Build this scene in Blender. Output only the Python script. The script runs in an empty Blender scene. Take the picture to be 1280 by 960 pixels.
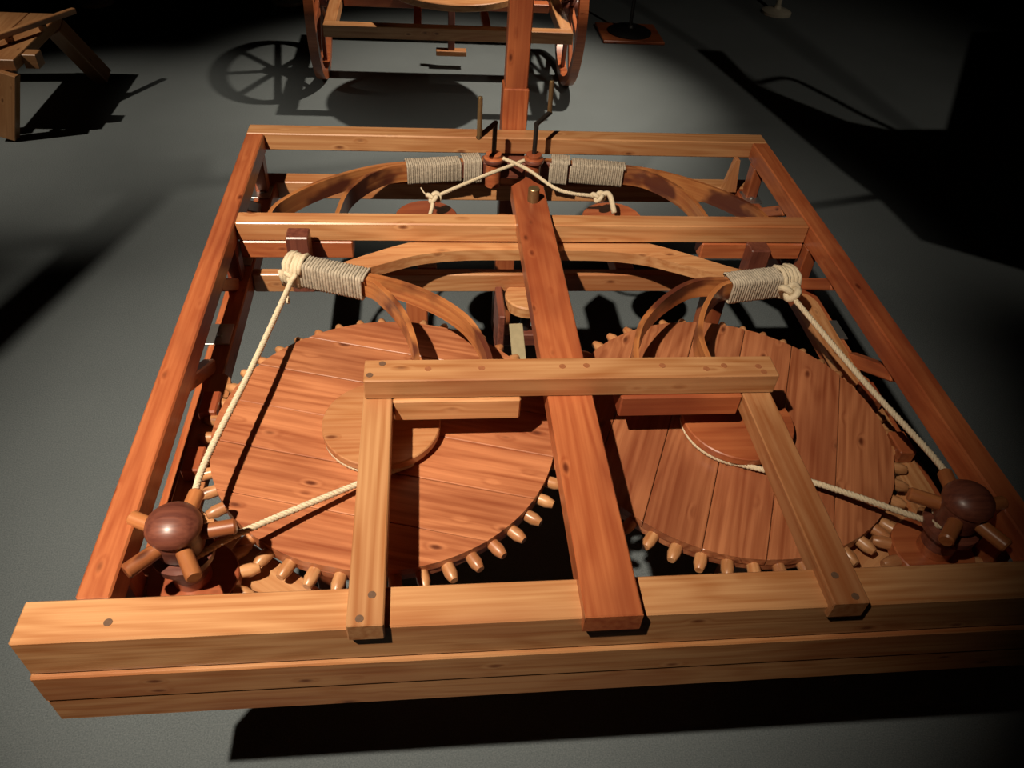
import bpy, bmesh, math, random
from mathutils import Vector, Matrix
random.seed(7)
S = bpy.context.scene
COL = S.collection
PI = math.pi

# ------------------------------------------------------------------ camera
F = 964.492
RM = Matrix(((0.99444987, 0.0141601, -0.10425424),
             (-0.08587547, 0.68173069, -0.72654571),
             (0.06078536, 0.73146617, 0.67916301)))
H = 0.80                                  # height of the cart's top rails
CAM = Vector((-0.256, 0.0, H + 1.0))
cd = bpy.data.cameras.new('camera'); cam = bpy.data.objects.new('camera', cd); COL.objects.link(cam)
cd.sensor_width = 36.0; cd.lens = F / 1280.0 * 36.0; cd.clip_start = 0.02
cam.matrix_world = Matrix.Translation(CAM) @ RM.to_4x4()
S.camera = cam

def ray(px, py):
    return RM @ Vector((px - 640.0, 480.0 - py, -F))
def U(px, py, z):          # pixel -> point on the plane z (relative to the rail tops)
    d = ray(px, py); t = (z - 1.0) / d.z
    return CAM + d * t
def UY(px, py, y):         # pixel -> point on the plane y = const
    d = ray(px, py); return CAM + d * (y / d.y)

# ------------------------------------------------------------------ world, lights, exposure
w = bpy.data.worlds.new('World'); S.world = w; w.use_nodes = True
w.node_tree.nodes['Background'].inputs[0].default_value = (0.9, 0.85, 0.8, 1)
w.node_tree.nodes['Background'].inputs[1].default_value = 0.0
S.view_settings.view_transform = 'Standard'; S.view_settings.look = 'None'
S.view_settings.gamma = 1.0; S.view_settings.use_curve_mapping = False
S.view_settings.exposure = 0.0

def spot(name, loc, aim, watts, deg, blend, col=(1.0, 0.84, 0.66), radius=0.035):
    l = bpy.data.lights.new(name, 'SPOT'); l.energy = watts; l.color = col
    l.spot_size = math.radians(deg); l.spot_blend = blend; l.shadow_soft_size = radius
    o = bpy.data.objects.new(name, l); COL.objects.link(o); o.location = loc
    o.rotation_euler = (Vector(aim) - Vector(loc)).to_track_quat('-Z', 'Y').to_euler()
    return o
KEY = Vector((-1.44, -0.24, 3.67))
spot('key_spot_offscreen', KEY, (-0.54, 1.42, 0.7), 920, 49, 1.0)
spot('rear_exhibit_spot_offscreen', (1.3, 4.4, 3.67), (0.12, 4.25, 0.2), 700, 46, 0.9, radius=0.06)
spot('trestle_spot_offscreen', (-4.5, 3.0, 3.67), (-2.1, 3.7, 0.1), 480, 30, 1.0)
SIDE = Vector((2.8, 1.6, 3.67))
spot('side_spot_offscreen', SIDE, (1.95, 4.3, 0.0), 85, 56, 0.9, radius=0.015)

# ------------------------------------------------------------------ materials
def mat_base(name):
    m = bpy.data.materials.new(name); m.use_nodes = True
    nt = m.node_tree; return m, nt, nt.nodes['Principled BSDF']
def N(nt, t, **kw):
    n = nt.nodes.new(t)
    for k, v in kw.items(): setattr(n, k, v)
    return n

def wood(name, light, mid, dark, rough=0.38, fine=130.0, knots=0.24, bump=0.12, coat=0.25, red=0.5, stain=(2.2, 6.0, 6.0), srange=(0.42, 0.70)):
    m, nt, p = mat_base(name); L = nt.links.new
    at = N(nt, 'ShaderNodeAttribute', attribute_name='grain')
    oi = N(nt, 'ShaderNodeObjectInfo')
    mul = N(nt, 'ShaderNodeVectorMath', operation='SCALE'); mul.inputs[0].default_value = (17, 31, 23)
    L(oi.outputs['Random'], mul.inputs['Scale'])
    add = N(nt, 'ShaderNodeVectorMath', operation='ADD'); L(at.outputs['Vector'], add.inputs[0]); L(mul.outputs[0], add.inputs[1])
    def mapped(s):
        q = N(nt, 'ShaderNodeVectorMath', operation='MULTIPLY'); q.inputs[1].default_value = s
        L(add.outputs[0], q.inputs[0]); return q.outputs[0]
    # knots bend the grain
    vo = N(nt, 'ShaderNodeTexVoronoi', feature='F1'); vo.inputs['Scale'].default_value = 1.0
    L(mapped((14.0, 32.0, 32.0)), vo.inputs['Vector'])
    sel = N(nt, 'ShaderNodeSeparateColor'); L(vo.outputs['Color'], sel.inputs[0])
    gt = N(nt, 'ShaderNodeMath', operation='GREATER_THAN'); gt.inputs[1].default_value = 1.0 - knots; L(sel.outputs[0], gt.inputs[0])
    kr = N(nt, 'ShaderNodeMapRange', interpolation_type='SMOOTHSTEP'); L(vo.outputs['Distance'], kr.inputs[0])
    kr.inputs[1].default_value = 0.05; kr.inputs[2].default_value = 0.24; kr.inputs[3].default_value = 1.0; kr.inputs[4].default_value = 0.0
    kn = N(nt, 'ShaderNodeMath', operation='MULTIPLY'); L(kr.outputs[0], kn.inputs[0]); L(gt.outputs[0], kn.inputs[1])
    kb = N(nt, 'ShaderNodeMapRange', interpolation_type='SMOOTHSTEP'); L(vo.outputs['Distance'], kb.inputs[0])
    kb.inputs[1].default_value = 0.0; kb.inputs[2].default_value = 0.45; kb.inputs[3].default_value = 1.0; kb.inputs[4].default_value = 0.0
    kbm = N(nt, 'ShaderNodeMath', operation='MULTIPLY'); L(kb.outputs[0], kbm.inputs[0]); L(gt.outputs[0], kbm.inputs[1])
    # growth rings seen as long flames
    n1 = N(nt, 'ShaderNodeTexNoise'); n1.inputs['Scale'].default_value = 1.0; n1.inputs['Detail'].default_value = 2.0
    L(mapped((0.9, 7.5, 7.5)), n1.inputs['Vector'])
    r1 = N(nt, 'ShaderNodeMath', operation='MULTIPLY_ADD'); r1.inputs[1].default_value = 15.0; L(n1.outputs[0], r1.inputs[0])
    kk = N(nt, 'ShaderNodeMath', operation='MULTIPLY'); kk.inputs[1].default_value = 1.2; L(kbm.outputs[0], kk.inputs[0]); L(kk.outputs[0], r1.inputs[2])
    pp = N(nt, 'ShaderNodeMath', operation='PINGPONG'); pp.inputs[1].default_value = 0.5; L(r1.outputs[0], pp.inputs[0])
    pr = N(nt, 'ShaderNodeMapRange', interpolation_type='SMOOTHSTEP'); L(pp.outputs[0], pr.inputs[0])
    pr.inputs[1].default_value = 0.0; pr.inputs[2].default_value = 0.42
    # fine fibre
    n2 = N(nt, 'ShaderNodeTexNoise'); n2.inputs['Scale'].default_value = 1.0; n2.inputs['Detail'].default_value = 3.0
    L(mapped((3.0, fine, fine)), n2.inputs['Vector'])
    # broad stain variation
    n3 = N(nt, 'ShaderNodeTexNoise'); n3.inputs['Scale'].default_value = 1.0; n3.inputs['Detail'].default_value = 3.0
    L(mapped(stain), n3.inputs['Vector'])
    s3 = N(nt, 'ShaderNodeMapRange', interpolation_type='SMOOTHSTEP'); L(n3.outputs[0], s3.inputs[0]); s3.inputs[1].default_value = srange[0]; s3.inputs[2].default_value = srange[1]
    def mix(a, b, f, mode='MIX'):
        x = N(nt, 'ShaderNodeMix', data_type='RGBA', blend_type=mode)
        for v, i in ((a, 6), (b, 7)):
            if isinstance(v, tuple): x.inputs[i].default_value = (*v, 1)
            else: L(v, x.inputs[i])
        if isinstance(f, float): x.inputs[0].default_value = f
        else: L(f, x.inputs[0])
        return x.outputs[2]
    g = N(nt, 'ShaderNodeMath', operation='MULTIPLY_ADD'); g.inputs[1].default_value = 0.42; L(pr.outputs[0], g.inputs[0])
    h_ = N(nt, 'ShaderNodeMath', operation='MULTIPLY'); h_.inputs[1].default_value = 0.70; nm = N(nt, 'ShaderNodeMapRange'); nm.inputs[1].default_value = 0.32; nm.inputs[2].default_value = 0.68; L(n2.outputs[0], nm.inputs[0]); L(nm.outputs[0], h_.inputs[0]); L(h_.outputs[0], g.inputs[2])
    c = mix(mid, light, g.outputs[0])
    st = N(nt, 'ShaderNodeMath', operation='MULTIPLY'); st.inputs[1].default_value = red; L(s3.outputs[0], st.inputs[0])
    c = mix(c, dark, st.outputs[0])
    kf = N(nt, 'ShaderNodeMath', operation='MULTIPLY'); kf.inputs[1].default_value = 0.85; L(kn.outputs[0], kf.inputs[0])
    c = mix(c, tuple(v * 0.45 for v in dark), kf.outputs[0])
    # piece-to-piece tone
    hv = N(nt, 'ShaderNodeHueSaturation'); L(c, hv.inputs['Color'])
    rv = N(nt, 'ShaderNodeMapRange'); L(oi.outputs['Random'], rv.inputs[0]); rv.inputs[3].default_value = 0.86; rv.inputs[4].default_value = 1.12
    L(rv.outputs[0], hv.inputs['Value'])
    L(hv.outputs[0], p.inputs['Base Color'])
    p.inputs['Roughness'].default_value = rough; p.inputs['Coat Weight'].default_value = coat; p.inputs['Coat Roughness'].default_value = 0.28
    b = N(nt, 'ShaderNodeBump'); b.inputs['Strength'].default_value = bump; b.inputs['Distance'].default_value = 0.002
    L(n2.outputs[0], b.inputs['Height']); L(b.outputs[0], p.inputs['Normal'])
    return m

def plain(name, col, rough=0.5, metal=0.0, noise=0.0, scale=40.0, bump=0.0):
    m, nt, p = mat_base(name); L = nt.links.new
    p.inputs['Roughness'].default_value = rough; p.inputs['Metallic'].default_value = metal
    tc = N(nt, 'ShaderNodeTexCoord'); n = N(nt, 'ShaderNodeTexNoise'); n.inputs['Scale'].default_value = scale; n.inputs['Detail'].default_value = 3
    L(tc.outputs['Object'], n.inputs['Vector'])
    mx = N(nt, 'ShaderNodeMix', data_type='RGBA')
    mx.inputs[6].default_value = (*[c * (1 - noise) for c in col], 1); mx.inputs[7].default_value = (*[min(1, c * (1 + noise)) for c in col], 1)
    L(n.outputs[0], mx.inputs[0]); L(mx.outputs[2], p.inputs['Base Color'])
    if bump:
        b = N(nt, 'ShaderNodeBump'); b.inputs['Strength'].default_value = bump; b.inputs['Distance'].default_value = 0.003
        L(n.outputs[0], b.inputs['Height']); L(b.outputs[0], p.inputs['Normal'])
    return m

def carpet():
    m, nt, p = mat_base('grey_carpet'); L = nt.links.new
    tc = N(nt, 'ShaderNodeTexCoord')
    a = N(nt, 'ShaderNodeTexNoise'); a.inputs['Scale'].default_value = 260; a.inputs['Detail'].default_value = 4; a.inputs['Roughness'].default_value = 0.7
    b = N(nt, 'ShaderNodeTexNoise'); b.inputs['Scale'].default_value = 2.2; b.inputs['Detail'].default_value = 4
    L(tc.outputs['Object'], a.inputs['Vector']); L(tc.outputs['Object'], b.inputs['Vector'])
    r = N(nt, 'ShaderNodeMapRange'); L(a.outputs[0], r.inputs[0]); r.inputs[1].default_value = 0.3; r.inputs[2].default_value = 0.7
    m1 = N(nt, 'ShaderNodeMix', data_type='RGBA'); m1.inputs[6].default_value = (0.115, 0.140, 0.150, 1); m1.inputs[7].default_value = (0.215, 0.25, 0.265, 1); L(r.outputs[0], m1.inputs[0])
    m2 = N(nt, 'ShaderNodeMix', data_type='RGBA', blend_type='MULTIPLY'); m2.inputs[0].default_value = 0.25; L(m1.outputs[2], m2.inputs[6]); L(b.outputs[0], m2.inputs[7])
    L(m2.outputs[2], p.inputs['Base Color']); p.inputs['Roughness'].default_value = 0.95; p.inputs['Specular IOR Level'].default_value = 0.1
    bp = N(nt, 'ShaderNodeBump'); bp.inputs['Strength'].default_value = 0.6; bp.inputs['Distance'].default_value = 0.004
    L(a.outputs[0], bp.inputs['Height']); L(bp.outputs[0], p.inputs['Normal'])
    return m

PINE = wood('varnished_pine', (0.56, 0.292, 0.130), (0.38, 0.150, 0.051), (0.27, 0.062, 0.019), red=0.5)
REDPINE = wood('red_stained_pine', (0.48, 0.150, 0.054), (0.33, 0.078, 0.026), (0.17, 0.030, 0.014), red=0.75)
DISCWOOD = wood('gear_pine', (0.50, 0.195, 0.085), (0.26, 0.074, 0.028), (0.17, 0.034, 0.015), fine=110, red=0.45, bump=0.25, knots=0.26)
LEAFWOOD = wood('bent_ash', (0.47, 0.19, 0.062), (0.30, 0.090, 0.028), (0.07, 0.016, 0.012), rough=0.3, knots=0.0, red=0.9, coat=0.5, stain=(5.5, 9.0, 9.0), srange=(0.50, 0.62))
DARKWOOD = wood('dark_red_hardwood', (0.22, 0.070, 0.042), (0.11, 0.030, 0.020), (0.05, 0.013, 0.010), rough=0.42, fine=220, knots=0.0, red=0.4, coat=0.3)
OLDPINE = wood('brown_bench_wood', (0.44, 0.23, 0.10), (0.33, 0.15, 0.06), (0.18, 0.06, 0.02), knots=0.1)
BROWNPINE = wood('brown_stained_pine', (0.46, 0.180, 0.062), (0.32, 0.100, 0.032), (0.17, 0.040, 0.015), red=0.7)
PLUGRED = plain('dowel_face', (0.30, 0.11, 0.045), 0.5, 0, 0.3, 300)
PLUG = plain('dowel_end', (0.13, 0.07, 0.04), 0.6, 0, 0.3, 300)
ROPE = plain('cotton_rope', (0.62, 0.52, 0.36), 0.85, 0, 0.2, 250, 0.3)
TWINE = plain('grey_twine', (0.40, 0.345, 0.265), 0.85, 0, 0.55, 120, 0.5)
IRON = plain('dark_iron', (0.045, 0.04, 0.037), 0.45, 0.7, 0.3, 60)
BRASS = plain('aged_brass', (0.28, 0.19, 0.09), 0.4, 0.7, 0.3, 80)
STEEL = plain('dull_steel', (0.55, 0.56, 0.55), 0.32, 0.9, 0.15, 60)
PALE = plain('pale_brass', (0.42, 0.36, 0.22), 0.45, 0.5, 0.2, 60)
BLACK = plain('black_paint', (0.01, 0.01, 0.01), 0.5, 0, 0.2)
IVORY = plain('cream_metal', (0.55, 0.52, 0.42), 0.5, 0, 0.1)
CARPET = carpet()
DARKWALL = plain('black_gallery_wall', (0.012, 0.012, 0.013), 0.9, 0, 0.2, 8)
CLOTH = plain('unbleached_cloth', (0.35, 0.30, 0.22), 0.9, 0, 0.2, 30)

# ------------------------------------------------------------------ mesh helpers
def thing(name, label, cat, loc=(0, 0, 0), group=None):
    o = bpy.data.objects.new(name, None); COL.objects.link(o); o.location = loc; o.empty_display_size = 0.1
    o['label'] = label; o['category'] = cat
    if group: o['group'] = group
    return o
def link(name, me, mat, parent=None, mw=None, label=None):
    if mat is not None and not me.materials: me.materials.append(mat)
    o = bpy.data.objects.new(name, me); COL.objects.link(o)
    m = mw if mw is not None else Matrix.Identity(4)
    if parent is not None:
        o.parent = parent; o.matrix_parent_inverse = Matrix.Identity(4)
        par = parent; chain = Matrix.Identity(4)
        lst = []
        while par is not None: lst.append(par); par = par.parent
        for q in reversed(lst): chain = chain @ q.matrix_basis
        o.matrix_basis = chain.inverted() @ m
    else: o.matrix_basis = m
    if label: o['label'] = label
    return o
def setgrain(me, fn=None):
    a = me.attributes.new('grain', 'FLOAT_VECTOR', 'POINT')
    for i, v in enumerate(me.vertices): a.data[i].vector = fn(v.co) if fn else v.co
def finish(bm, smooth=False, grain=None):
    bmesh.ops.recalc_face_normals(bm, faces=bm.faces)
    me = bpy.data.meshes.new('m'); bm.to_mesh(me); bm.free()
    if smooth:
        for p in me.polygons: p.use_smooth = True
    setgrain(me, grain)
    return me
def autosmooth(me, deg=35):
    bm = bmesh.new(); bm.from_mesh(me)
    for f in bm.faces: f.smooth = True
    for e in bm.edges:
        if len(e.link_faces) == 2 and e.calc_face_angle(0) > math.radians(deg): e.smooth = False
    bm.to_mesh(me); bm.free()
_box = {}
def boxmesh(l, wd, h, bev=0.003):
    bm = bmesh.new(); bmesh.ops.create_cube(bm, size=1.0)
    for v in bm.verts: v.co = Vector((v.co.x * l, v.co.y * wd, v.co.z * h))
    if bev: bmesh.ops.bevel(bm, geom=list(bm.edges), offset=bev, segments=1, affect='EDGES', profile=0.5)
    return finish(bm)
def frame(a, b, up=Vector((0, 0, 1))):
    a, b = Vector(a), Vector(b); x = (b - a).normalized()
    y = Vector(up).cross(x)
    if y.length < 1e-4: y = Vector((0, 1, 0))
    y.normalize(); z = x.cross(y)
    m = Matrix((x, y, z)).transposed().to_4x4(); m.translation = (a + b) / 2
    return m
def beam(name, a, b, wd, h, mat, parent, bev=0.003, up=(0, 0, 1), label=None):
    a, b = Vector(a), Vector(b)
    return link(name, boxmesh((b - a).length, wd, h, bev), mat, parent, frame(a, b, Vector(up)), label)
def bx(name, x0, x1, y0, y1, z0, z1, mat, parent, bev=0.003, along=None, label=None):
    """axis-aligned box in cart coordinates (z relative to rail tops); grain runs along the longest side"""
    d = (abs(x1 - x0), abs(y1 - y0), abs(z1 - z0)); c = Vector(((x0 + x1) / 2, (y0 + y1) / 2, (z0 + z1) / 2 + H))
    k = along if along is not None else d.index(max(d))
    if k == 0: return beam(name, c - Vector((d[0] / 2, 0, 0)), c + Vector((d[0] / 2, 0, 0)), d[1], d[2], mat, parent, bev, label=label)
    if k == 1: return beam(name, c - Vector((0, d[1] / 2, 0)), c + Vector((0, d[1] / 2, 0)), d[0], d[2], mat, parent, bev, label=label)
    return beam(name, c - Vector((0, 0, d[2] / 2)), c + Vector((0, 0, d[2] / 2)), d[1], d[0], mat, parent, bev, up=(1, 0, 0), label=label)
def lathe(profile, n=28):
    """profile: (r, z) list from bottom to top"""
    bm = bmesh.new(); rings = []
    for r, z in profile:
        if r < 1e-5: rings.append([bm.verts.new((0, 0, z))])
        else: rings.append([bm.verts.new((r * math.cos(2 * PI * i / n), r * math.sin(2 * PI * i / n), z)) for i in range(n)])
    for A, B in zip(rings, rings[1:]):
        for i in range(n):
            j = (i + 1) % n
            if len(A) == 1 and len(B) == 1: continue
            if len(A) == 1: bm.faces.new((A[0], B[j], B[i]))
            elif len(B) == 1: bm.faces.new((A[i], A[j], B[0]))
            else: bm.faces.new((A[i], A[j], B[j], B[i]))
    if len(rings[0]) > 1: bm.faces.new(list(reversed(rings[0])))
    if len(rings[-1]) > 1: bm.faces.new(rings[-1])
    me = finish(bm); autosmooth(me); return me
def spline(pts, per=10):
    pts = [Vector(p) for p in pts]
    if len(pts) == 2: return [pts[0].lerp(pts[1], i / per) for i in range(per + 1)]
    out = []
    P = [2 * pts[0] - pts[1]] + pts + [2 * pts[-1] - pts[-2]]
    for i in range(1, len(P) - 2):
        a, b, c, d = P[i - 1:i + 3]
        for k in range(per):
            t = k / per
            out.append(0.5 * ((2 * b) + (c - a) * t + (2 * a - 5 * b + 4 * c - d) * t * t + (3 * b - a - 3 * c + d) * t ** 3))
    out.append(pts[-1]); return out
def tube_into(bm, pts, r, n=6, caps=True):
    rings = []; nrm = None
    for i, p in enumerate(pts):
        t = (pts[min(i + 1, len(pts) - 1)] - pts[max(i - 1, 0)]).normalized()
        if nrm is None:
            nrm = t.orthogonal().normalized()
        else:
            nrm = (nrm - t * nrm.dot(t))
            nrm = nrm.normalized() if nrm.length > 1e-6 else t.orthogonal().normalized()
        bn = t.cross(nrm)
        rr = r[i] if isinstance(r, list) else r
        rings.append([bm.verts.new(p + (nrm * math.cos(2 * PI * k / n) + bn * math.sin(2 * PI * k / n)) * rr) for k in range(n)])
    for A, B in zip(rings, rings[1:]):
        for k in range(n): bm.faces.new((A[k], A[(k + 1) % n], B[(k + 1) % n], B[k]))
    if caps: bm.faces.new(list(reversed(rings[0]))); bm.faces.new(rings[-1])
def tube(name, pts, r, mat, parent, n=8, label=None, sharp=False):
    bm = bmesh.new(); tube_into(bm, [Vector(p) for p in pts], r, n)
    me = finish(bm, True)
    if sharp: autosmooth(me, 40)
    return link(name, me, mat, parent, None, label)
def rope(name, pts, r, parent, mat=None, label=None, pitch=0.022):
    """three laid strands following a smooth path"""
    path = spline(pts, 24); bm = bmesh.new()
    dense = []
    for a, b in zip(path, path[1:]):
        k = max(1, int((b - a).length / 0.0028))
        for i in range(k): dense.append(a.lerp(b, i / k))
    dense.append(path[-1])
    nrm = None; frames = []; s = 0.0
    for i, p in enumerate(dense):
        t = (dense[min(i + 1, len(dense) - 1)] - dense[max(i - 1, 0)]).normalized()
        nrm = t.orthogonal().normalized() if nrm is None else (nrm - t * nrm.dot(t)).normalized()
        if i: s += (p - dense[i - 1]).length
        frames.append((p, nrm.copy(), t.cross(nrm), s))
    for k in range(3):
        q = [p + (a * math.cos(2 * PI * (sl / pitch + k / 3)) + b * math.sin(2 * PI * (sl / pitch + k / 3))) * r * 0.5 for p, a, b, sl in frames]
        tube_into(bm, q, r * 0.58, 5)
    return link(name, finish(bm, True), mat or ROPE, parent, None, label)
def cyl(name, a, b, r, mat, parent, n=16, r2=None, cham=0.0, label=None):
    a, b = Vector(a), Vector(b); L = (b - a).length; r2 = r if r2 is None else r2
    prof = [(r, -L / 2)]
    if cham: prof += [(r2, L / 2 - cham), (r2 - cham * 0.8, L / 2)]
    else: prof += [(r2, L / 2)]
    me = lathe(prof, n)
    a_ = me.attributes['grain']
    for i, v in enumerate(me.vertices): a_.data[i].vector = Vector((v.co.z, v.co.x, v.co.y))
    z = (b - a).normalized(); x = z.orthogonal().normalized(); y = z.cross(x)
    m = Matrix((x, y, z)).transposed().to_4x4(); m.translation = (a + b) / 2
    return link(name, me, mat, parent, m, label)
def prism(poly, z0, z1, grain_dir=(1, 0), bev=0.0):
    """vertical prism from a 2-D outline"""
    bm = bmesh.new()
    A = [bm.verts.new((x, y, z0)) for x, y in poly]; B = [bm.verts.new((x, y, z1)) for x, y in poly]
    n = len(poly)
    bm.faces.new(list(reversed(A))); top = bm.faces.new(B)
    for i in range(n): bm.faces.new((A[i], A[(i + 1) % n], B[(i + 1) % n], B[i]))
    if bev: bmesh.ops.bevel(bm, geom=list(top.edges), offset=bev, segments=1, affect='EDGES')
    gx, gy = grain_dir; k = math.hypot(gx, gy); gx /= k; gy /= k
    me = finish(bm, False, lambda c: Vector((c.x * gx + c.y * gy, -c.x * gy + c.y * gx, c.z)))
    autosmooth(me, 30); return me
def strip(pts, thick, z0, z1, per=10):
    """bent lath standing on edge: pts are plan points, z range is relative"""
    P = spline([Vector((p[0], p[1], 0)) for p in pts], per); bm = bmesh.new(); rings = []; s = 0; info = {}
    for i, p in enumerate(P):
        t = (P[min(i + 1, len(P) - 1)] - P[max(i - 1, 0)]).normalized(); nr = Vector((-t.y, t.x, 0))
        if i: s += (p - P[i - 1]).length
        ring = []
        for o, z in ((-1, z0), (1, z0), (1, z1), (-1, z1)):
            q = p + nr * o * thick / 2; v = bm.verts.new((q.x, q.y, z + H)); ring.append(v)
            info[v] = Vector((s, z, o * thick / 2))
        rings.append(ring)
    for A, B in zip(rings, rings[1:]):
        for k in range(4): bm.faces.new((A[k], A[(k + 1) % 4], B[(k + 1) % 4], B[k]))
    bm.faces.new(list(reversed(rings[0]))); bm.faces.new(rings[-1])
    bm.verts.index_update(); g = [info[v] for v in bm.verts]
    bmesh.ops.recalc_face_normals(bm, faces=bm.faces)
    me = bpy.data.meshes.new('m'); bm.to_mesh(me); bm.free()
    a = me.attributes.new('grain', 'FLOAT_VECTOR', 'POINT')
    for i, v in enumerate(g): a.data[i].vector = v
    autosmooth(me, 40); return me
def winding(a, b, wd, h, turns, r, wob=0.0, c=0.006):
    """twine wound round a bundle of section wd x h lying from a to b"""
    a, b = Vector(a), Vector(b); x = (b - a).normalized(); y = Vector((0, 0, 1)).cross(x).normalized(); z = x.cross(y)
    rd = random.Random(5)
    sec = []
    hw, hh = wd / 2, h / 2
    for cx, cy, a0 in ((hw - c, hh - c, 0), (-hw + c, hh - c, PI / 2), (-hw + c, -hh + c, PI), (hw - c, -hh + c, 1.5 * PI)):
        for k in range(3): sec.append((cx + c * math.cos(a0 + k * PI / 4), cy + c * math.sin(a0 + k * PI / 4)))
    bm = bmesh.new(); pts = []; m = len(sec); L = (b - a).length
    for i in range(turns * m + 1):
        u, v = sec[i % m]; q = 1 + rd.uniform(-wob, wob)
        pts.append(a + x * (L * i / (turns * m)) + y * u * q + z * v * q)
    tube_into(bm, pts, r, 5)
    return bm
def obj_bm(name, bm, mat, parent, smooth=True, label=None):
    return link(name, finish(bm, smooth), mat, parent, None, label)

# ------------------------------------------------------------------ setting
def plane_mesh(x0, x1, y0, y1, z, thick=0.05):
    bm = bmesh.new(); bmesh.ops.create_cube(bm, size=1)
    for v in bm.verts: v.co = Vector(((x0 + x1) / 2 + v.co.x * (x1 - x0), (y0 + y1) / 2 + v.co.y * (y1 - y0), z - thick / 2 + v.co.z * thick))
    return finish(bm)
fl = link('floor', plane_mesh(-6, 6, -3, 9, 0), CARPET); fl['kind'] = 'structure'
cl = link('ceiling', plane_mesh(-6, 6, -3, 9, 4.05), DARKWALL); cl['kind'] = 'structure'
def wallmesh(x0, x1, y0, y1):
    bm = bmesh.new(); bmesh.ops.create_cube(bm, size=1)
    for v in bm.verts: v.co = Vector(((x0 + x1) / 2 + v.co.x * (x1 - x0), (y0 + y1) / 2 + v.co.y * (y1 - y0), 2 + v.co.z * 4))
    return finish(bm)
for nm, r in (('wall_back', (-6, 6, 9, 9.1)), ('wall_front', (-6, 6, -3.1, -3)), ('wall_left', (-6.1, -6, -3, 9)), ('wall_right', (6, 6.1, -3, 9))):
    o = link(nm, wallmesh(*r), DARKWALL); o['kind'] = 'structure'

# ================================================================== THE SPRING CART
cart = thing('spring_cart', 'large varnished wooden cart frame with two pegged gear wheels and bound bow springs', 'cart', (0, 1.37, 0))

# --- front stack of three beams
for z0, z1, dy, dx in ((-0.085, 0.0, 0.0, 0.0), (-0.156, -0.0875, 0.006, 0.001), (-0.222, -0.1585, 0.004, 0.001)):
    bx('front_beam', -0.827 - dx, 0.827 + dx, 0.572 - dy, 0.638, z0, z1, PINE, cart, 0.0025)
# --- upper frame
for s in (-1, 1):
    bx('side_rail', s * 0.714, s * 0.762, 0.639, 2.115, -0.052, 0, REDPINE, cart)
bx('rear_rail', -0.762, 0.762, 2.116, 2.173, -0.050, 0, PINE, cart)
bx('middle_rail', -0.713, 0.713, 1.642, 1.692, -0.050, 0, PINE, cart)
# --- lower frame
for s in (-1, 1):
    bx('lower_side_rail', s * 0.700, s * 0.752, 0.70, 2.115, -0.205, -0.152, REDPINE, cart)
bx('lower_rear_beam', -0.752, 0.752, 2.116, 2.172, -0.205, -0.150, PINE, cart)
bx('lower_middle_beam', -0.699, 0.699, 1.645, 1.672, -0.205, -0.150, PINE, cart)
bx('lower_axle_beam', -0.699, 0.699, 1.03, 1.09, -0.205, -0.160, REDPINE, cart)
bx('lower_front_beam', -0.699, 0.699, 0.644, 0.694, -0.205, -0.155, REDPINE, cart)
# legs under the lower frame
for x, y in ((-0.50, 1.06), (0.50, 1.06), (-0.29, 1.66), (0.52, 1.66)):
    bx('leg', x - 0.028, x + 0.028, y - 0.025, y + 0.025, -H, -0.206, REDPINE, cart)
# corner posts and slanting braces between the two frames
for s in (-1, 1):
    for y in (2.075, 1.64, 0.72):
        bx('post', s * 0.716, s * 0.750, y - 0.022, y + 0.022, -0.151, -0.053, REDPINE, cart)
    for y0, y1 in ((1.96, 1.82), (1.60, 1.47), (1.30, 1.14)):
        beam('brace', (s * 0.733, y0, H - 0.148), (s * 0.733, y1, H - 0.056), 0.026, 0.030, REDPINE, cart)
    # stretchers hung under the middle rail (spring clamps)
    bx('clamp_block', s * 0.442, s * 0.712, 1.640, 1.690, -0.098, -0.051, REDPINE, cart)
    # wedge-shaped knee at the rear corner
    me = prism([(-0.022, 0), (0.022, 0), (0.008, 0.105), (-0.004, 0.105)], -0.012, 0.012, (0, 1))
    m = Matrix.Translation((s * 0.672, 2.10, H - 0.150)) @ Matrix.Rotation(PI / 2, 4, 'X')
    if s > 0: link('knee', me, PINE, cart, m)
    # steel straps screwed on the lower rail
    for px, py in ((322, 240), (296, 322), (267, 418)):
        p = U(px, py, -0.15); y = p.y
        pl = bx('strap', s * 0.706, s * 0.758, y - 0.036, y + 0.036, -0.1515, -0.148, STEEL, cart, 0.0006)
        cyl('screw', (s * 0.732, y - 0.005, H - 0.148), (s * 0.732, y - 0.005, H - 0.1445), 0.006, STEEL, pl, 12)
# boards with a rounded end lying on the lower side rails
for s in (-1, 1):
    ye = 1.50 if s > 0 else 1.22
    poly = [(s * 0.672, 0.82), (s * 0.724, 0.82)] + ([(s * (0.698 + 0.026 * math.cos(PI * k / 10)), ye + 0.04 * math.sin(PI * k / 10)) for k in range(11)])
    if s < 0: poly = list(reversed(poly))
    link('guide_board', prism(poly, H - 0.151, H - 0.133, (0, 1), 0.002), PINE, cart)
    for y in (1.14, 0.99):
        bx('spacer_block', s * 0.676, s * 0.712, y - 0.03, y + 0.03, -0.1325, -0.100, REDPINE, cart)

# --- centre bar with pointed rear end and brass bolt
T = 0.020
poly = [(-0.0425, 0.561), (0.0425, 0.561), (0.0425, 1.800), (0.0, 1.846), (-0.0425, 1.800)]
cb = link('centre_bar', prism(poly, H - 0.019, H + T, (0, 1), 0.002), REDPINE, cart)
p = U(667, 243, T + 0.018)
cyl('bolt', (p.x, p.y, H + T), (p.x, p.y, H + T + 0.036), 0.0145, BRASS, cb, 20, cham=0.002)
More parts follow.
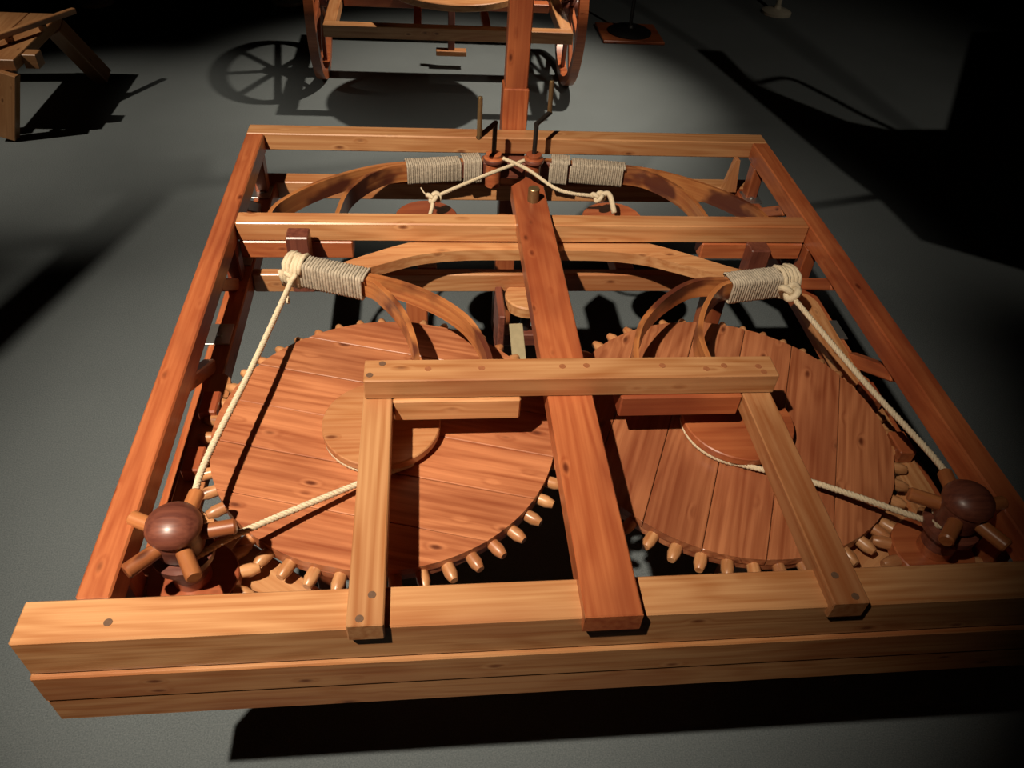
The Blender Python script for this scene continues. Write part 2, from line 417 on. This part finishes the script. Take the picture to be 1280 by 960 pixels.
# --- the portal of two arms and a cross bar on top
for x0, x1 in ((-0.378, -0.326), (0.331, 0.387)):
    ar = bx('arm', x0, x1, 0.564, 1.066, -0.019, T, PINE, cart, 0.002)
    for k, y in ((0.35, 0.575), (0.65, 0.612)):
        xx = x0 + (x1 - x0) * (k if x0 < 0 else 1 - k)
        cyl('dowel', (xx, y, H + T - 0.004), (xx, y, H + T + 0.0006), 0.006, PLUG, ar, 12)
xb = bx('cross_bar', -0.375, 0.391, 1.013, 1.070, T + 0.0005, 0.065, PINE, cart, 0.002)
for px, py in ((478, 453), (462, 469), (535, 461), (602, 460), (703, 458), (733, 457), (828, 457), (883, 461), (905, 457), (948, 458), (955, 465)):
    q = U(px, py, 0.065)
    cyl('dowel', (q.x, min(max(q.y, 1.024), 1.059), H + 0.061), (q.x, min(max(q.y, 1.024), 1.059), H + 0.0656), 0.0062, PLUG if px < 480 else PLUGRED, xb, 12)
bx('spring_block', -0.325, -0.092, 1.006, 1.068, -0.030, T, PINE, cart, 0.003)
bx('spring_block', 0.096, 0.330, 1.006, 1.068, -0.030, T, REDPINE, cart, 0.003)
q = U(135, 778, 0)
for px, py in ((135, 778), (447, 735), (1045, 700)):
    q = U(px, py, 0)
    if 0.58 < q.y < 0.63: cyl('dowel', (q.x, q.y, H - 0.004), (q.x, q.y, H + 0.0006), 0.006, PLUG, cart, 12)

# --- gear wheels
GR = 0.328; GC = ((-0.343, 1.060), (0.343, 1.052))
NP = 46
def disc_slice(R, v0, v1, n=26):
    """part of a disc between two parallel lines v0 < v1 (v is the local y)"""
    pts = []
    a0, a1 = math.asin(max(-1, v0 / R)), math.asin(min(1, v1 / R))
    for i in range(n + 1):
        a = a0 + (a1 - a0) * i / n; pts.append((R * math.cos(a), R * math.sin(a)))
    for i in range(n + 1):
        a = a1 + (a0 - a1) * i / n; pts.append((-R * math.cos(a), R * math.sin(a)))
    out = []
    for q in pts:
        if not out or (abs(q[0] - out[-1][0]) + abs(q[1] - out[-1][1])) > 1e-5: out.append(q)
    if (abs(out[0][0] - out[-1][0]) + abs(out[0][1] - out[-1][1])) < 1e-5: out.pop()
    return out
peg_mesh = None
for gi, ((cx, cy), ang, nb, dmat) in enumerate(((GC[0], math.radians(-15.5), 6, DISCWOOD), (GC[1], math.radians(66), 6, DISCWOOD))):
    core = lathe([(GR - 0.002, -0.134), (GR, -0.132), (GR, -0.118), (GR - 0.001, -0.117)], 96)
    g = link('gear_wheel', core, dmat, cart, Matrix.Translation((cx, cy, H)) @ Matrix.Rotation(ang, 4, 'Z'))
    step = 2 * GR / nb
    for k in range(nb):
        v0, v1 = -GR + k * step, -GR + (k + 1) * step
        me = prism(disc_slice(GR + 0.0015, max(v0 + 0.0007, -GR - 0.0012), min(v1 - 0.0007, GR + 0.0012)), -0.1168, -0.100 + random.uniform(-0.0006, 0.0006), (1, 0), 0.0012)
        link('plank', me, dmat, g, Matrix.Translation((cx, cy, H)) @ Matrix.Rotation(ang, 4, 'Z'))
    for k in range(NP):
        a = 2 * PI * (k + (0.5 if gi else 0.0)) / NP
        if peg_mesh is None:
            me = lathe([(0.0105, -0.022), (0.0118, 0.017), (0.0075, 0.031), (0.0070, 0.0315)], 12)
            at_ = me.attributes['grain']
            for i, v in enumerate(me.vertices): at_.data[i].vector = Vector((v.co.z, v.co.x, v.co.y))
            me.materials.append(PINE); peg_mesh = me
        m = Matrix.Translation((cx + (GR + 0.001) * math.cos(a), cy + (GR + 0.001) * math.sin(a), H - 0.1215)) @ Matrix.Rotation(a, 4, 'Z') @ Matrix.Rotation(PI / 2, 4, 'Y')
        link('peg', peg_mesh, None, g, m)
    drum = lathe([(0.098, -0.0995), (0.098, -0.088), (0.112, -0.086), (0.112, -0.072), (0.110, -0.070)], 56)
    link('drum', drum, PINE if gi == 0 else REDPINE, g, Matrix.Translation((cx - (0.008 if gi == 0 else -0.01), cy - 0.015, H)))
    cyl('axle', (cx, cy, H - 0.159), (cx, cy, H - 0.134), 0.03, IRON, g, 20)

# --- bow springs
def spring(sx, end, inn, outer, inner, z0, z1, wd, front):
    sp = link('leaf_spring', strip([end, inn] + outer, 0.011, z0, z1), LEAFWOOD, cart)
    e2 = (end[0], end[1] - 0.012); i2 = (inn[0], inn[1] - 0.012)
    link('inner_leaf', strip([e2, i2] + inner, 0.011, z0, z1), LEAFWOOD, sp)
    return sp
zf0, zf1 = -0.032, 0.015
def P2(px, py, z): q = U(px, py, z); return (q.x, q.y)
FS = {-1: ((362, 322), (452, 341), ((500, 352), (545, 370), (580, 393), (600, 418), (612, 447)), ((480, 362), (502, 387), (515, 416), (521, 447))),
      1: ((990, 338), (916, 347), ((870, 350), (835, 368), (808, 395), (797, 420), (796, 447)), ((895, 362), (880, 387), (876, 416), (886, 447)))}
for s in (-1, 1):
    e_, i_, o_, n_ = FS[s]
    end = P2(*e_, zf1); inn = P2(*i_, zf1)
    outer = [P2(*q, zf1) for q in o_]; outer.append((outer[-1][0] + s * 0.004, 1.069))
    inner = [P2(*q, zf1) for q in n_]; inner.append((inner[-1][0] + s * 0.006, 1.069))
    sp = spring(s, end, inn, outer, inner, zf0, zf1, 0.04, True)
    a = Vector((inn[0], inn[1] - 0.006, H - 0.0085)); b = Vector((end[0] + s * 0.004, end[1] - 0.006, H - 0.0085))
    x = (b - a).normalized()
    bm = winding(a - x * 0.012, b - x * 0.02, 0.046, 0.056, 24, 0.0034, 0.02)
    obj_bm('binding', bm, TWINE, sp)
    core = boxmesh((b - a).length + 0.01, 0.036, 0.046, 0.004)
    link('spring_tip', core, DARKWOOD, sp, frame(a, b))
    # thicker rope turns at the tip, and the knot
    bm = winding(b - x * 0.040, b + x * 0.004, 0.058, 0.066, 5, 0.0058, 0.07, 0.022)
    obj_bm('rope_turns', bm, ROPE, sp)
    # dark post the bow tip leans on
    pb = U(372, 293, 0.0) if s < 0 else U(948, 312, -0.05)
    bx('stop_post', pb.x - 0.026, pb.x + 0.026, pb.y - 0.022, pb.y + 0.024, -0.1515, 0.004 if s < 0 else -0.04, DARKWOOD, cart)
zr0, zr1 = -0.103, -0.051
for s in (-1, 1):
    m = lambda L: [(s * abs(x), y) for x, y in L]
    end = (s * 0.075, 2.092); inn = (s * 0.318, 2.058)
    outer = m([(0.437, 2.018), (0.550, 1.940), (0.622, 1.860), (0.655, 1.793), (0.66, 1.70)])
    inner = m([(0.402, 2.003), (0.466, 1.905), (0.488, 1.792), (0.49, 1.70)])
    sp = spring(s, end, inn, outer, inner, zr0, zr1, 0.04, False)
    a = Vector((inn[0], inn[1] - 0.006, H - 0.077)); b = Vector((end[0], end[1] - 0.006, H - 0.077)); x = (b - a).normalized()
    L = (b - a).length
    obj_bm('binding', winding(a, a + x * L * 0.64, 0.040, 0.060, 26, 0.0033, 0.02), TWINE, sp)
    obj_bm('binding', winding(a + x * L * 0.665, a + x * L * 0.885, 0.048, 0.070, 9, 0.0036, 0.02), TWINE, sp)
    core = boxmesh(L * 1.0, 0.030, 0.050, 0.004); link('spring_tip', core, DARKWOOD, sp, frame(a, b))

# --- winding spools with cranks at the rear
bx('spool_block', -0.098, 0.076, 2.062, 2.112, -0.102, -0.052, DARKWOOD, cart)
for s in (-1, 1):
    x = -0.070 if s < 0 else 0.045; y = 2.038
    sp = link('winding_spool', lathe([(0.022, -0.108), (0.022, -0.040), (0.019, -0.036), (0.027, -0.033), (0.028, -0.022), (0.022, -0.018), (0.022, -0.010), (0.012, -0.008)], 28), REDPINE, cart, Matrix.Translation((x, y, H)))
    link('flange', lathe([(0.0285, -0.0335), (0.0300, -0.031), (0.0300, -0.025), (0.0285, -0.0225)], 28), DARKWOOD, sp, Matrix.Translation((x, y, H)))
    if s < 0: c0, c1, c2 = (618.5, 154), (599, 171), (600.5, 121)
    else: c0, c1, c2 = (670, 155), (687, 141), (690, 101)
    t0 = UY(*c0, y); t1 = U(*c1, t0.z - H); t2 = UY(*c2, t1.y)
    foot = Vector((x, y, H - 0.012)); t0 = Vector((x, y, t0.z))
    tube('crank', [foot, t0 + Vector((0, 0, 0.005))], 0.0066, IRON, sp, 8, sharp=True)
    d = (t1 - t0).normalized() * 0.005
    tube('crank_arm', [t0 - d, t1 + d], 0.0068, IRON, sp, 8, sharp=True)
    cyl('crank_handle', t1 - Vector((0, 0, 0.004)), t2, 0.0066, BRASS, sp, 14, cham=0.001)

# --- steering mast standing behind the rear rail
me = boxmesh(1.0, 0.058, 0.060, 0.003)
mb = UY(641, 158, 2.215)
mast = beam('mast', (mb.x, 2.212, 0.02), (mb.x, 2.212, H + 0.95), 0.064, 0.060, REDPINE, cart, up=(0, 1, 0))
zt = UY(643, 105, 2.215).z
beam('mast_socket', (mb.x, 2.212, H - 0.22), (mb.x, 2.212, zt), 0.074, 0.072, REDPINE, mast, up=(0, 1, 0))

# --- wavy yoke under the centre bar
def wavy():
    c = []
    for px, py in ((395, 345), (428, 336), (470, 323), (520, 310), (575, 304), (640, 303)): c.append(P2(px, py, -0.055))
    L = [(-abs(x), y) for x, y in c]; Rr = [(abs(x), y) for x, y in reversed(c)]
    return L + [(0.0, c[-1][1] + 0.002)] + Rr
yk = wavy()
P = spline([Vector((x, y, 0)) for x, y in yk], 8)
bm = bmesh.new(); rings = []
for i, q in enumerate(P):
    t = (P[min(i + 1, len(P) - 1)] - P[max(i - 1, 0)]).normalized(); nr = Vector((-t.y, t.x, 0)); wv = 0.024 + 0.012 * math.sin(PI * i / (len(P) - 1)) ** 2
    rings.append([bm.verts.new((q.x + nr.x * o * wv, q.y + nr.y * o * wv, H + z)) for o, z in ((-1, -0.085), (1, -0.085), (1, -0.056), (-1, -0.056))])
for A, B in zip(rings, rings[1:]):
    for k in range(4): bm.faces.new((A[k], A[(k + 1) % 4], B[(k + 1) % 4], B[k]))
bm.faces.new(list(reversed(rings[0]))); bm.faces.new(rings[-1])
me = finish(bm); autosmooth(me, 40)
link('yoke', me, PINE, cart)

# --- pulley with its fork below the centre bar
pc = U(660, 368, -0.19)
pu = link('pulley', lathe([(0.056, -0.034), (0.060, -0.032), (0.060, -0.004), (0.057, 0.0)], 40), PINE, cart, Matrix.Translation((pc.x, pc.y, H - 0.19)))
for dx in (-0.075, 0.075):
    bx('fork_post', pc.x + dx - 0.009, pc.x + dx + 0.009, pc.y - 0.10, pc.y + 0.03, -0.30, -0.185, DARKWOOD, cart)
bx('fork_bridge', pc.x - 0.084, pc.x + 0.084, pc.y - 0.03, pc.y + 0.01, -0.34, -0.301, DARKWOOD, cart)
cyl('pulley_shaft', (pc.x, pc.y, H - 0.31), (pc.x, pc.y, H - 0.224), 0.014, IRON, pu, 14)
st = U(649, 430, -0.20)
beam('latch_plate', (st.x, st.y - 0.05, H - 0.235), (st.x - 0.004, st.y + 0.06, H - 0.185), 0.034, 0.004, PALE, cart, 0.001)
# --- small toothed discs at the rear that take the rope ends
for s in (-1, 1):
    c = (s * 0.262, 1.885)
    link('release_disc', lathe([(0.082, -0.150), (0.086, -0.147), (0.086, -0.125), (0.083, -0.122)], 40), REDPINE, cart, Matrix.Translation((c[0], c[1], H)))
    bx('disc_rest', c[0] - 0.025, c[0] + 0.025, 1.674, 1.93, -0.20, -0.1505, REDPINE, cart)

# --- corner capstans with spokes, pinion below
def capstan(cx, cy, s, ang0, n, ang_step):
    cp = link('capstan', lathe([(0.030, -0.090), (0.030, -0.052), (0.046, -0.050), (0.047, -0.036), (0.030, -0.034), (0.029, -0.026), (0.036, -0.024), (0.037, -0.020), (0.0375, 0.017), (0.0410, 0.020), (0.042, 0.026), (0.0385, 0.036), (0.031, 0.044), (0.021, 0.050), (0.010, 0.053), (0.0, 0.0535)], 32), DARKWOOD, cart, Matrix.Translation((cx, cy, H)))
    for k in range(n):
        a = ang0 + k * ang_step
        d = Vector((math.cos(a), math.sin(a), 0))
        o = Vector((cx, cy, H + 0.000))
        cyl('spoke', o + d * 0.030, o + d * 0.086, 0.0125, BROWNPINE, cp, 16, cham=0.003)
    link('spool_drum', lathe([(0.0295, -0.0335), (0.033, -0.031), (0.0300, -0.0275)], 24), DARKWOOD, cp, Matrix.Translation((cx, cy, H)))
    pin = link('pinion', lathe([(0.070, -0.136), (0.072, -0.134), (0.072, -0.112), (0.070, -0.110), (0.03, -0.109), (0.03, -0.0905)], 40), REDPINE, cart, Matrix.Translation((cx, cy, H)))
    for k in range(12):
        a = 2 * PI * k / 12 + 0.2
        m = Matrix.Translation((cx + 0.071 * math.cos(a), cy + 0.071 * math.sin(a), H - 0.123)) @ Matrix.Rotation(a, 4, 'Z') @ Matrix.Rotation(PI / 2, 4, 'Y')
        link('peg', peg_mesh, None, pin, m)
    cyl('pinion_axle', (cx, cy, H - 0.150), (cx, cy, H - 0.137), 0.02, IRON, pin, 16)
cL = U(216, 655, 0.03); cR = U(1212, 624, 0.03)
capstan(cL.x, cL.y, -1, math.radians(10), 5, math.radians(72))
capstan(cR.x, cR.y, 1, math.radians(-63), 5, math.radians(72))
for s, c in ((-1, cL), (1, cR)):
    # slanting corner board carrying the capstan
    a = Vector((s * 0.715, 0.86, H - 0.166)); b = Vector((s * 0.46, 0.665, H - 0.166))
    beam('corner_board', a, b, 0.13, 0.030, PINE, cart)

# --- ropes
kL = U(366, 348, -0.012); kR = U(988, 368, 0.0)
def knot(c, r, parent, seed):
    rd = random.Random(seed); c = Vector(c); bm = bmesh.new(); pts = []
    for i in range(33):
        t = 2 * PI * i / 32
        pts.append(c + Vector(((math.sin(t) + 2 * math.sin(2 * t)) * r * 0.34, (math.cos(t) - 2 * math.cos(2 * t)) * r * 0.30, -math.sin(3 * t) * r * 0.42)))
    tube_into(bm, pts, r * 0.36, 6)
    return obj_bm('knot', bm, ROPE, parent)
e1 = Vector((cL.x + 0.034, cL.y + 0.012, H - 0.024))
r1 = rope('rope', [kL, kL.lerp(U(248, 600, -0.01), 0.5) - Vector((0, 0, 0.003)), U(248, 600, -0.012), e1 + Vector((-0.005, 0.02, 0))], 0.0062, cart)
knot(kL + Vector((0.0, 0.004, 0.004)), 0.017, r1, 1)
tube('rope_tail', spline([kL, kL + Vector((-0.012, -0.02, -0.014)), kL + Vector((-0.008, -0.05, -0.03))], 8), 0.004, ROPE, r1, 6)
e2 = Vector((cR.x - 0.030, cR.y + 0.016, H - 0.024))
r2 = rope('rope', [kR, kR.lerp(U(1190, 602, -0.01), 0.5) - Vector((0, 0, 0.003)), U(1190, 602, -0.012), e2], 0.0062, cart)
knot(kR + Vector((0.0, 0.002, 0.006)), 0.023, r2, 2)
def drum_rope(c, a_from, a_to, tail, nm='drum_rope'):
    pts = []
    n = 10
    for i in range(n + 1):
        a = a_from + (a_to - a_from) * i / n
        pts.append(Vector((c[0] + 0.105 * math.cos(a), c[1] + 0.105 * math.sin(a), H - 0.0925)))
    return rope(nm, pts + [Vector(t) for t in tail], 0.0060, cart)
dL = (GC[0][0] - 0.008, GC[0][1] - 0.015); dR = (GC[1][0] + 0.010, GC[1][1] - 0.015)
tL = U(440, 610, -0.085)
drum_rope(dL, math.radians(200), math.radians(300), [U(440, 608, -0.075), U(305, 664, -0.045), Vector((cL.x + 0.026, cL.y - 0.020, H - 0.027))])
drum_rope(dR, math.radians(165), math.radians(258), [U(1020, 604, -0.07), U(1150, 648, -0.045), Vector((cR.x - 0.028, cR.y - 0.012, H - 0.027))])
# crossing ropes at the rear
kl = U(542, 247, -0.06); kr = U(748, 246, -0.06)
ra = rope('rope', [Vector((0.045 - 0.027, 2.030, H - 0.026)), U(600, 222, -0.04), kl], 0.0056, cart)
rb = rope('rope', [Vector((-0.070 + 0.026, 2.030, H - 0.020)), U(660, 212, -0.028), U(700, 238, -0.045), kr], 0.0056, cart)
knot(kl, 0.018, ra, 3); knot(kr, 0.018, rb, 4)
tube('rope_tail', spline([kl, kl + Vector((-0.005, -0.03, -0.015)), kl + Vector((-0.016, -0.045, -0.045))], 8), 0.0055, ROPE, ra, 6)
tube('rope_tail', spline([kl, kl + Vector((-0.022, 0.012, 0.004)), kl + Vector((-0.034, 0.024, 0.016))], 8), 0.002, ROPE, ra, 6)
tube('rope_tail', spline([kr, kr + Vector((0.03, 0.004, 0.006)), kr + Vector((0.044, -0.035, -0.03))], 8), 0.008, ROPE, rb, 6)

# ================================================================== THE DISC CART BEHIND
bg = thing('disc_cart', 'wooden cart on two spoked wheels with a round disc on top, behind the mast', 'cart', (-0.14, 4.6, 0))
fz = 0.45
A1 = U(405, 33, fz - H); B1 = U(716, 39, fz - H); yb = (A1.y + B1.y) / 2
bx('front_rail', A1.x - 0.01, B1.x, yb, yb + 0.06, fz - 0.06 - H, fz - H, PINE, bg)
bx('rear_rail', A1.x - 0.01, B1.x, yb + 1.0, yb + 1.06, fz - 0.06 - H, fz - H, PINE, bg)
for x in (A1.x + 0.02, B1.x - 0.03):
    bx('side_rail', x - 0.03, x + 0.03, yb + 0.061, yb + 0.999, fz - 0.06 - H, fz - H, PINE, bg)
bx('bolster', A1.x + 0.06, B1.x - 0.07, yb + 0.45, yb + 0.52, fz - 0.05 - H, fz - 0.005 - H, REDPINE, bg)
for x in (-0.30, 0.06):
    bx('bearer', x - 0.02, x + 0.02, yb + 0.061, yb + 0.44, fz - 0.06 - H, fz - 0.02 - H, REDPINE, bg)
cyl('column', (-0.13, yb + 0.484, fz), (-0.13, yb + 0.484, fz + 0.13), 0.05, REDPINE, bg)
dq = U(572, 6, fz + 0.165 - H)
dk = link('disc', lathe([(0.345, 0.0), (0.350, 0.004), (0.350, 0.03), (0.346, 0.034)], 64), PINE, bg, Matrix.Translation((dq.x, dq.y + 0.35, fz + 0.131)))
for x0, x1 in ((A1.x - 0.11, A1.x - 0.06), (B1.x + 0.04, B1.x + 0.09)):
    xc = (x0 + x1) / 2; R0 = 0.42; yc = 4.55 + 0.05
    wl = link('wheel', lathe([(0.05, -0.05), (0.05, 0.05)], 20), DARKWOOD, bg, Matrix.Translation((xc, yc, R0)) @ Matrix.Rotation(PI / 2, 4, 'Y'))
    bm = bmesh.new(); n = 48; rg = []
    for i in range(n):
        a = 2 * PI * i / n
        rg.append([bm.verts.new((xc + dx, yc + r * math.cos(a), R0 + r * math.sin(a))) for dx, r in ((-0.024, R0 - 0.05), (0.024, R0 - 0.05), (0.024, R0), (-0.024, R0))])
    for i in range(n):
        A, B = rg[i], rg[(i + 1) % n]
        for k in range(4): bm.faces.new((A[k], A[(k + 1) % 4], B[(k + 1) % 4], B[k]))
    me = finish(bm); autosmooth(me, 40); link('rim', me, REDPINE, wl)
    for k in range(8):
        a = 2 * PI * k / 8 + 0.2; d = Vector((0, math.cos(a), math.sin(a))); o = Vector((xc, yc, R0))
        beam('spoke', o + d * 0.045, o + d * (R0 - 0.048), 0.034, 0.022, REDPINE, wl, up=(1, 0, 0))
beam('axle', (A1.x - 0.13, 4.6, 0.42), (B1.x + 0.11, 4.6, 0.42), 0.04, 0.035, DARKWOOD, bg)
fo = U(564, 64, 0.10 - H)
bx('foot_rest', fo.x - 0.09, fo.x + 0.09, fo.y - 0.03, fo.y + 0.03, 0.08 - H, 0.11 - H, PINE, bg)
bx('foot_post', fo.x - 0.02, fo.x + 0.02, fo.y - 0.018, fo.y + 0.018, 0.11 - H, fz - 0.061 - H, DARKWOOD, bg)

# ================================================================== TRESTLE BENCH (left)
tb = thing('trestle_bench', 'brown wooden trestle bench with splayed legs and a long bar on top', 'bench', (-2.27, 4.05, 0))
bx('top_plank', -2.27, -2.12, 3.74, 4.37, 0.31 - H, 0.36 - H, OLDPINE, tb)
bx('top_plank', -2.425, -2.273, 3.74, 4.37, 0.31 - H, 0.36 - H, OLDPINE, tb)
for a, b in (((-2.155, 3.73, 0.305), (-2.245, 3.69, 0.0)), ((-2.15, 4.33, 0.305), (-2.02, 4.42, 0.0)), ((-2.39, 3.73, 0.305), (-2.50, 3.69, 0.0)), ((-2.39, 4.33, 0.305), (-2.52, 4.42, 0.0))):
    d = Vector(b) - Vector(a)
    bx_ = beam('leg', Vector(a), Vector(b) + Vector((0, 0, 0.012)), 0.055 if a[1] < 4 else 0.10, 0.075, OLDPINE, tb, up=(1, 0, 0))
bx('stretcher', -2.30, -2.26, 3.76, 4.32, 0.27 - H, 0.309 - H, OLDPINE, tb)
bx('bracket', -2.119, -2.055, 3.82, 3.89, 0.29 - H, 0.355 - H, OLDPINE, tb, along=0)
q0, q1 = U(-60, 66, 0.40 - H), U(93, 13, 0.40 - H)
beam('bar', q0, q1, 0.026, 0.026, OLDPINE, tb)
for t in (0.42, 0.70):
    q = q0.lerp(q1, t); bx('bar_rest', q.x - 0.015, q.x + 0.015, q.y - 0.015, q.y + 0.015, 0.3605 - H, 0.388 - H, OLDPINE, tb)

# ================================================================== BARRIER STANDS
bs = U(786, 44, -H)
sg = thing('sign_stand', 'thin black stand with round base on a red square board', 'stand', (bs.x, bs.y, 0))
link('base_board', boxmesh(0.42, 0.36, 0.02, 0.004), REDPINE, sg, Matrix.Translation((bs.x, bs.y, 0.0105)))
link('round_base', lathe([(0.15, 0.021), (0.15, 0.03), (0.12, 0.045), (0.03, 0.055), (0.02, 0.07)], 36), BLACK, sg, Matrix.Translation((bs.x, bs.y, 0)))
cyl('pole', (bs.x, bs.y, 0.07), (bs.x, bs.y, 1.1), 0.012, BLACK, sg, 12)
for px, py, lb in ((120, 4, 'cream barrier post with round foot beyond the trestle bench'), (360, 3, 'cream barrier post with round foot beside the disc cart'), (970, 17, 'cream barrier post with round foot beyond the sign stand')):
    q = U(px, py, -H)
    po = thing('barrier_post', lb, 'post', (q.x, q.y, 0), 'barrier posts along the gallery edge')
    link('foot', lathe([(0.11, 0.001), (0.11, 0.02), (0.09, 0.03), (0.03, 0.04), (0.022, 0.06)], 32), IVORY, po, Matrix.Translation((q.x, q.y, 0)))
    cyl('shaft', (q.x, q.y, 0.06), (q.x, q.y, 0.95), 0.02, IVORY, po, 14)

# ================================================================== ADDED SHADOW CASTER ABOVE THE CART (unseen, shaped to throw the floor shadows)
ZG = 2.05
def hang(px, py, lamp=KEY):
    S_ = U(px, py, -H); return lamp + (S_ - lamp) * ((lamp.z - ZG) / lamp.z)
gl = thing('shadow_caster', 'unseen shadow caster added above the cart', 'shadow caster', (-0.4, 1.2, ZG))
poly = [hang(*q, SIDE) for q in ((870, 62), (903, 64), (945, 106), (1000, 128), (1060, 152), (1110, 162), (1182, 162), (1215, 40), (1420, 40), (1420, 420), (1285, 340), (1150, 300), (1100, 250), (1050, 212))]
poly = [(q.x, q.y) for q in poly]
link('shadow_sheet', prism(poly, ZG - 0.003, ZG + 0.003), CLOTH, gl)  # added sheet, outline cut to throw the dark floor shape at right
tube('shadow_hoop', spline([hang(*q, SIDE) for q in ((945, 104), (985, 98), (1030, 118), (1075, 142), (1115, 161))], 6), 0.010, OLDPINE, gl, 8)  # added hoop that throws the curved edge of that floor shadow
def gbar(a, b, wd, nm='shadow_bar'):
    beam(nm, hang(*a), hang(*b), wd, 0.02, OLDPINE, gl)
gbar((-40, 445), (190, 238), 0.085); gbar((-30, 300), (110, 297), 0.05); gbar((-20, 275), (95, 232), 0.03); gbar((85, 226), (262, 212), 0.12, 'shadow_board')  # bars added only to throw the soft floor shadows at left
for q in ((2.55, 2.35), (2.75, 2.0)):
    cyl('cord', (q[0], q[1], ZG + 0.003), (q[0], q[1], 4.0), 0.004, IRON, gl, 8)
a, b = hang(180, 240), hang(1150, 240, SIDE)
beam('link_bar', Vector((a.x, a.y, ZG + 0.014)), Vector((b.x, b.y, ZG + 0.014)), 0.02, 0.02, OLDPINE, gl)  # joins the added shadow pieces
